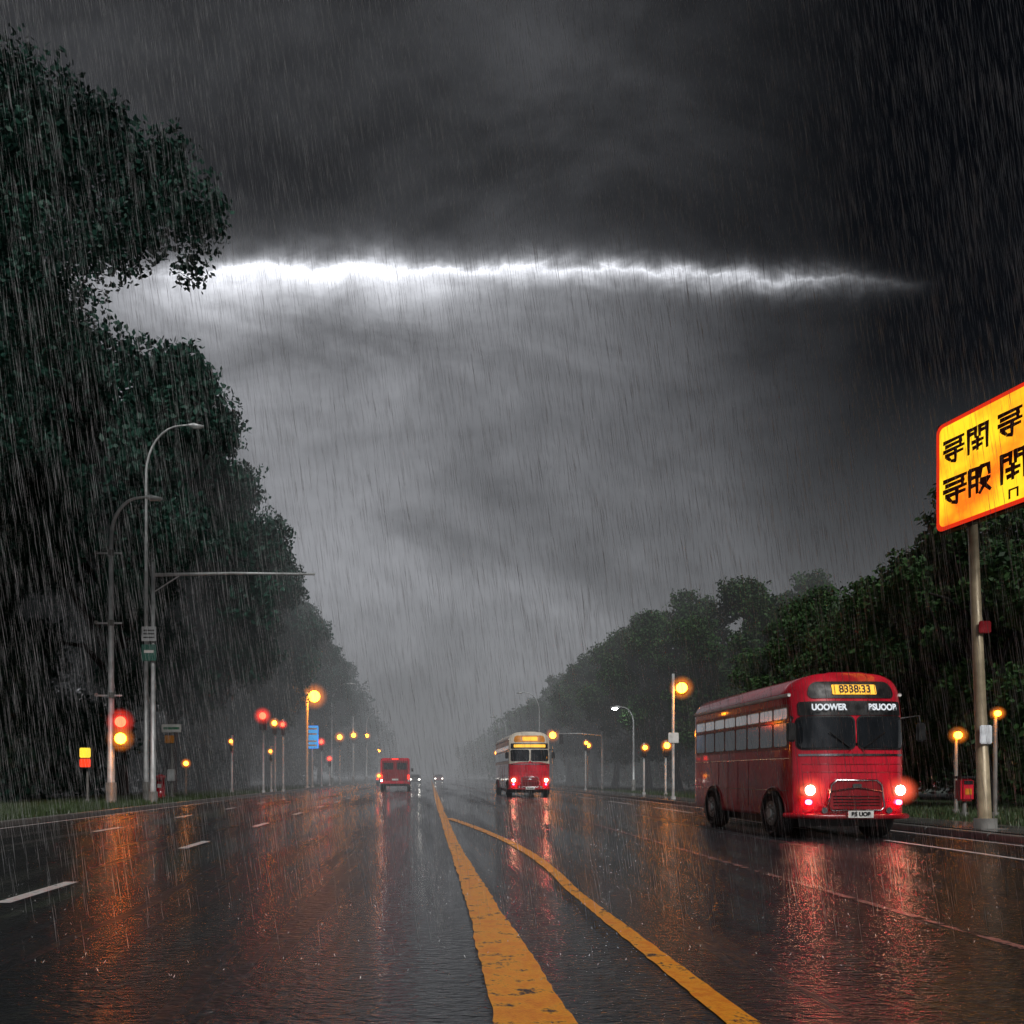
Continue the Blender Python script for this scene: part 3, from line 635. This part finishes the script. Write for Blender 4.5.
patch('face',lambda a,b:(-.012,a,b),-SW/2+.09,SW/2-.09,-SH/2+.09,SH/2-.09,Msf,sg,.12)
for yy_ in (.4,1.5): box('bracket',.3,yy_,-.7,.14,.1,.9,M_galv2,sg,.01)
GL={'a':[(0,.95,1,.95),(.1,.75,.9,.75),(.0,.55,1,.55),(.85,.95,.85,.55),(.1,.35,.95,.35),(.6,.5,.6,0),(.6,.0,.4,.05),(.2,.25,.32,.12)],
'b':[(.05,1,.05,0),(.05,.97,.4,.97),(.4,1,.4,.6),(.05,.78,.4,.78),(.6,1,.6,.6),(.6,.97,.95,.97),(.95,1,.95,0),(.6,.78,.95,.78),(.25,.4,.75,.4),(.5,.55,.5,.05),(.3,.15,.7,.2)],
'c':[(.1,.95,.4,.95),(.1,.95,.1,.0),(.1,.65,.4,.65),(.1,.35,.42,.35),(.42,.95,.42,.05),(.6,.95,.9,.95),(.6,.95,.55,.6),(.9,.95,.95,.6),(.6,.45,.95,.45),(.9,.45,.55,0),(.6,.4,.98,0)],
'd':[(.3,1,.1,.3),(.3,1,.3,0),(.7,1,.7,.1),(.7,.1,1,.1),(1,.1,1,.3)],
'e':[(.05,.9,.95,.9),(.5,1,.5,.55),(.1,.7,.9,.7),(.0,.55,1,.55),(.15,.4,.15,.0),(.15,.4,.85,.4),(.85,.4,.85,0),(.15,.2,.85,.2),(.15,.02,.85,.02)]}
def glyph(g,yc,zc,s):
    V=[];F=[]
    for (x0,z0,x1,z1) in GL[g]:
        p0=Vector((yc-(x0-.5)*s,zc+(z0-.5)*s,0)); p1=Vector((yc-(x1-.5)*s,zc+(z1-.5)*s,0))
        d=(p1-p0).normalized(); nn=Vector((-d.y,d.x,0))*s*.078; e=d*s*.05; o=len(V)
        for q in (p0-e-nn*1.2,p1+e-nn*.75,p1+e+nn*.75,p0-e+nn*1.2): V.append((-.02-.0007*len(F),q.x,q.y))
        F.append((o,o+1,o+2,o+3))
    obj('lettering',mesh_from('lettering',V,F,Mst),sg)
for g,yc in zip('abace',(1.68,1.08,.34,-.28,-1.1)): glyph(g,yc,.50,.50)
for g,yc in zip('acbdc',(1.68,1.08,.30,-.36,-1.1)): glyph(g,yc-.03,-.38,.56)
for yc in (.35,-.3,-1.0): 
    box('lettering_small',-.02,yc,-.93,.006,.04,.2,Mst,sg); box('lettering_small',-.022,yc-.18,-.93,.006,.04,.2,Mst,sg); box('lettering_small',-.024,yc-.09,-.85,.006,.2,.035,Mst,sg)
box('pole_sign_red',-.12,-.16,4.35,.26,.03,.26,M_redd,r,.02)
box('pole_sign_white',-.1,-.16,2.05,.26,.03,.4,pmat('white_sign',(.8,.85,.9),.4),r,.02)

# ------------------------------------------------------------ RAIN
def rain_mesh(n,ymin,ymax,r,lmin,lmax,power):
    y=ymin+(ymax-ymin)*rng.random(n)**power
    x=(-.62*y-1.5)+(1.42*y+3)*rng.random(n); z=(1.3+1.05*y)*rng.random(n)
    L=lmin+(lmax-lmin)*rng.random(n)
    tilt=.14+.05*rng.normal(size=n)*.5
    d=np.stack([tilt*L,np.zeros(n),-L],1); P=np.stack([x,y,z],1); Q=P+d
    rr=r*(.5+.9*rng.random(n))
    vs=[]
    for k in range(3):
        a=2*math.pi*k/3; b=2*math.pi*(k+1)/3
        o1=np.stack([np.cos(a)*rr,np.sin(a)*rr,np.zeros(n)],1); o2=np.stack([np.cos(b)*rr,np.sin(b)*rr,np.zeros(n)],1)
        M_=(P+Q)/2
        vs.append(np.stack([P,M_+o1,Q,M_+o2],1))
    return np.stack(vs,1).reshape(-1,3)
M_rain=pmat('rain_drops',(.90,.92,.95),.3,var=0,spec=.8)
V=np.concatenate([rain_mesh(52000,9,29,.0020,.4,.8,.62),rain_mesh(8000,5.5,10,.0011,.22,.42,.6)])
obj('rain',fastquads('rain',V,4,M_rain))
n=3000; y=5+30*rng.random(n)**1.2; x=-10+21*rng.random(n); 
h=.010+.018*rng.random(n); w=.0012+.001*rng.random(n)
P=np.stack([x,y,np.full(n,.012)],1); l=np.stack([(rng.random(n)-.5)*.03,(rng.random(n)-.5)*.03,h],1); d=np.stack([w,np.zeros(n),np.zeros(n)],1)
obj('rain_splashes',fastquads('rain_splashes',np.stack([P,P+l*.5+d,P+l,P+l*.5-d],1).reshape(-1,3),4,M_rain))

# ------------------------------------------------------------ CAMERA
cam=bpy.data.cameras.new('camera'); co=bpy.data.objects.new('camera',cam); COL.objects.link(co)
co.location=(0,0,1.3); co.rotation_euler=(rad(90),0,0); cam.lens=28; cam.sensor_width=36
cam.shift_x=.085; cam.shift_y=.257; cam.clip_end=5000; cam.clip_start=.05
S.camera=co
S.view_settings.view_transform='Standard'; S.view_settings.look='None'; S.view_settings.exposure=0
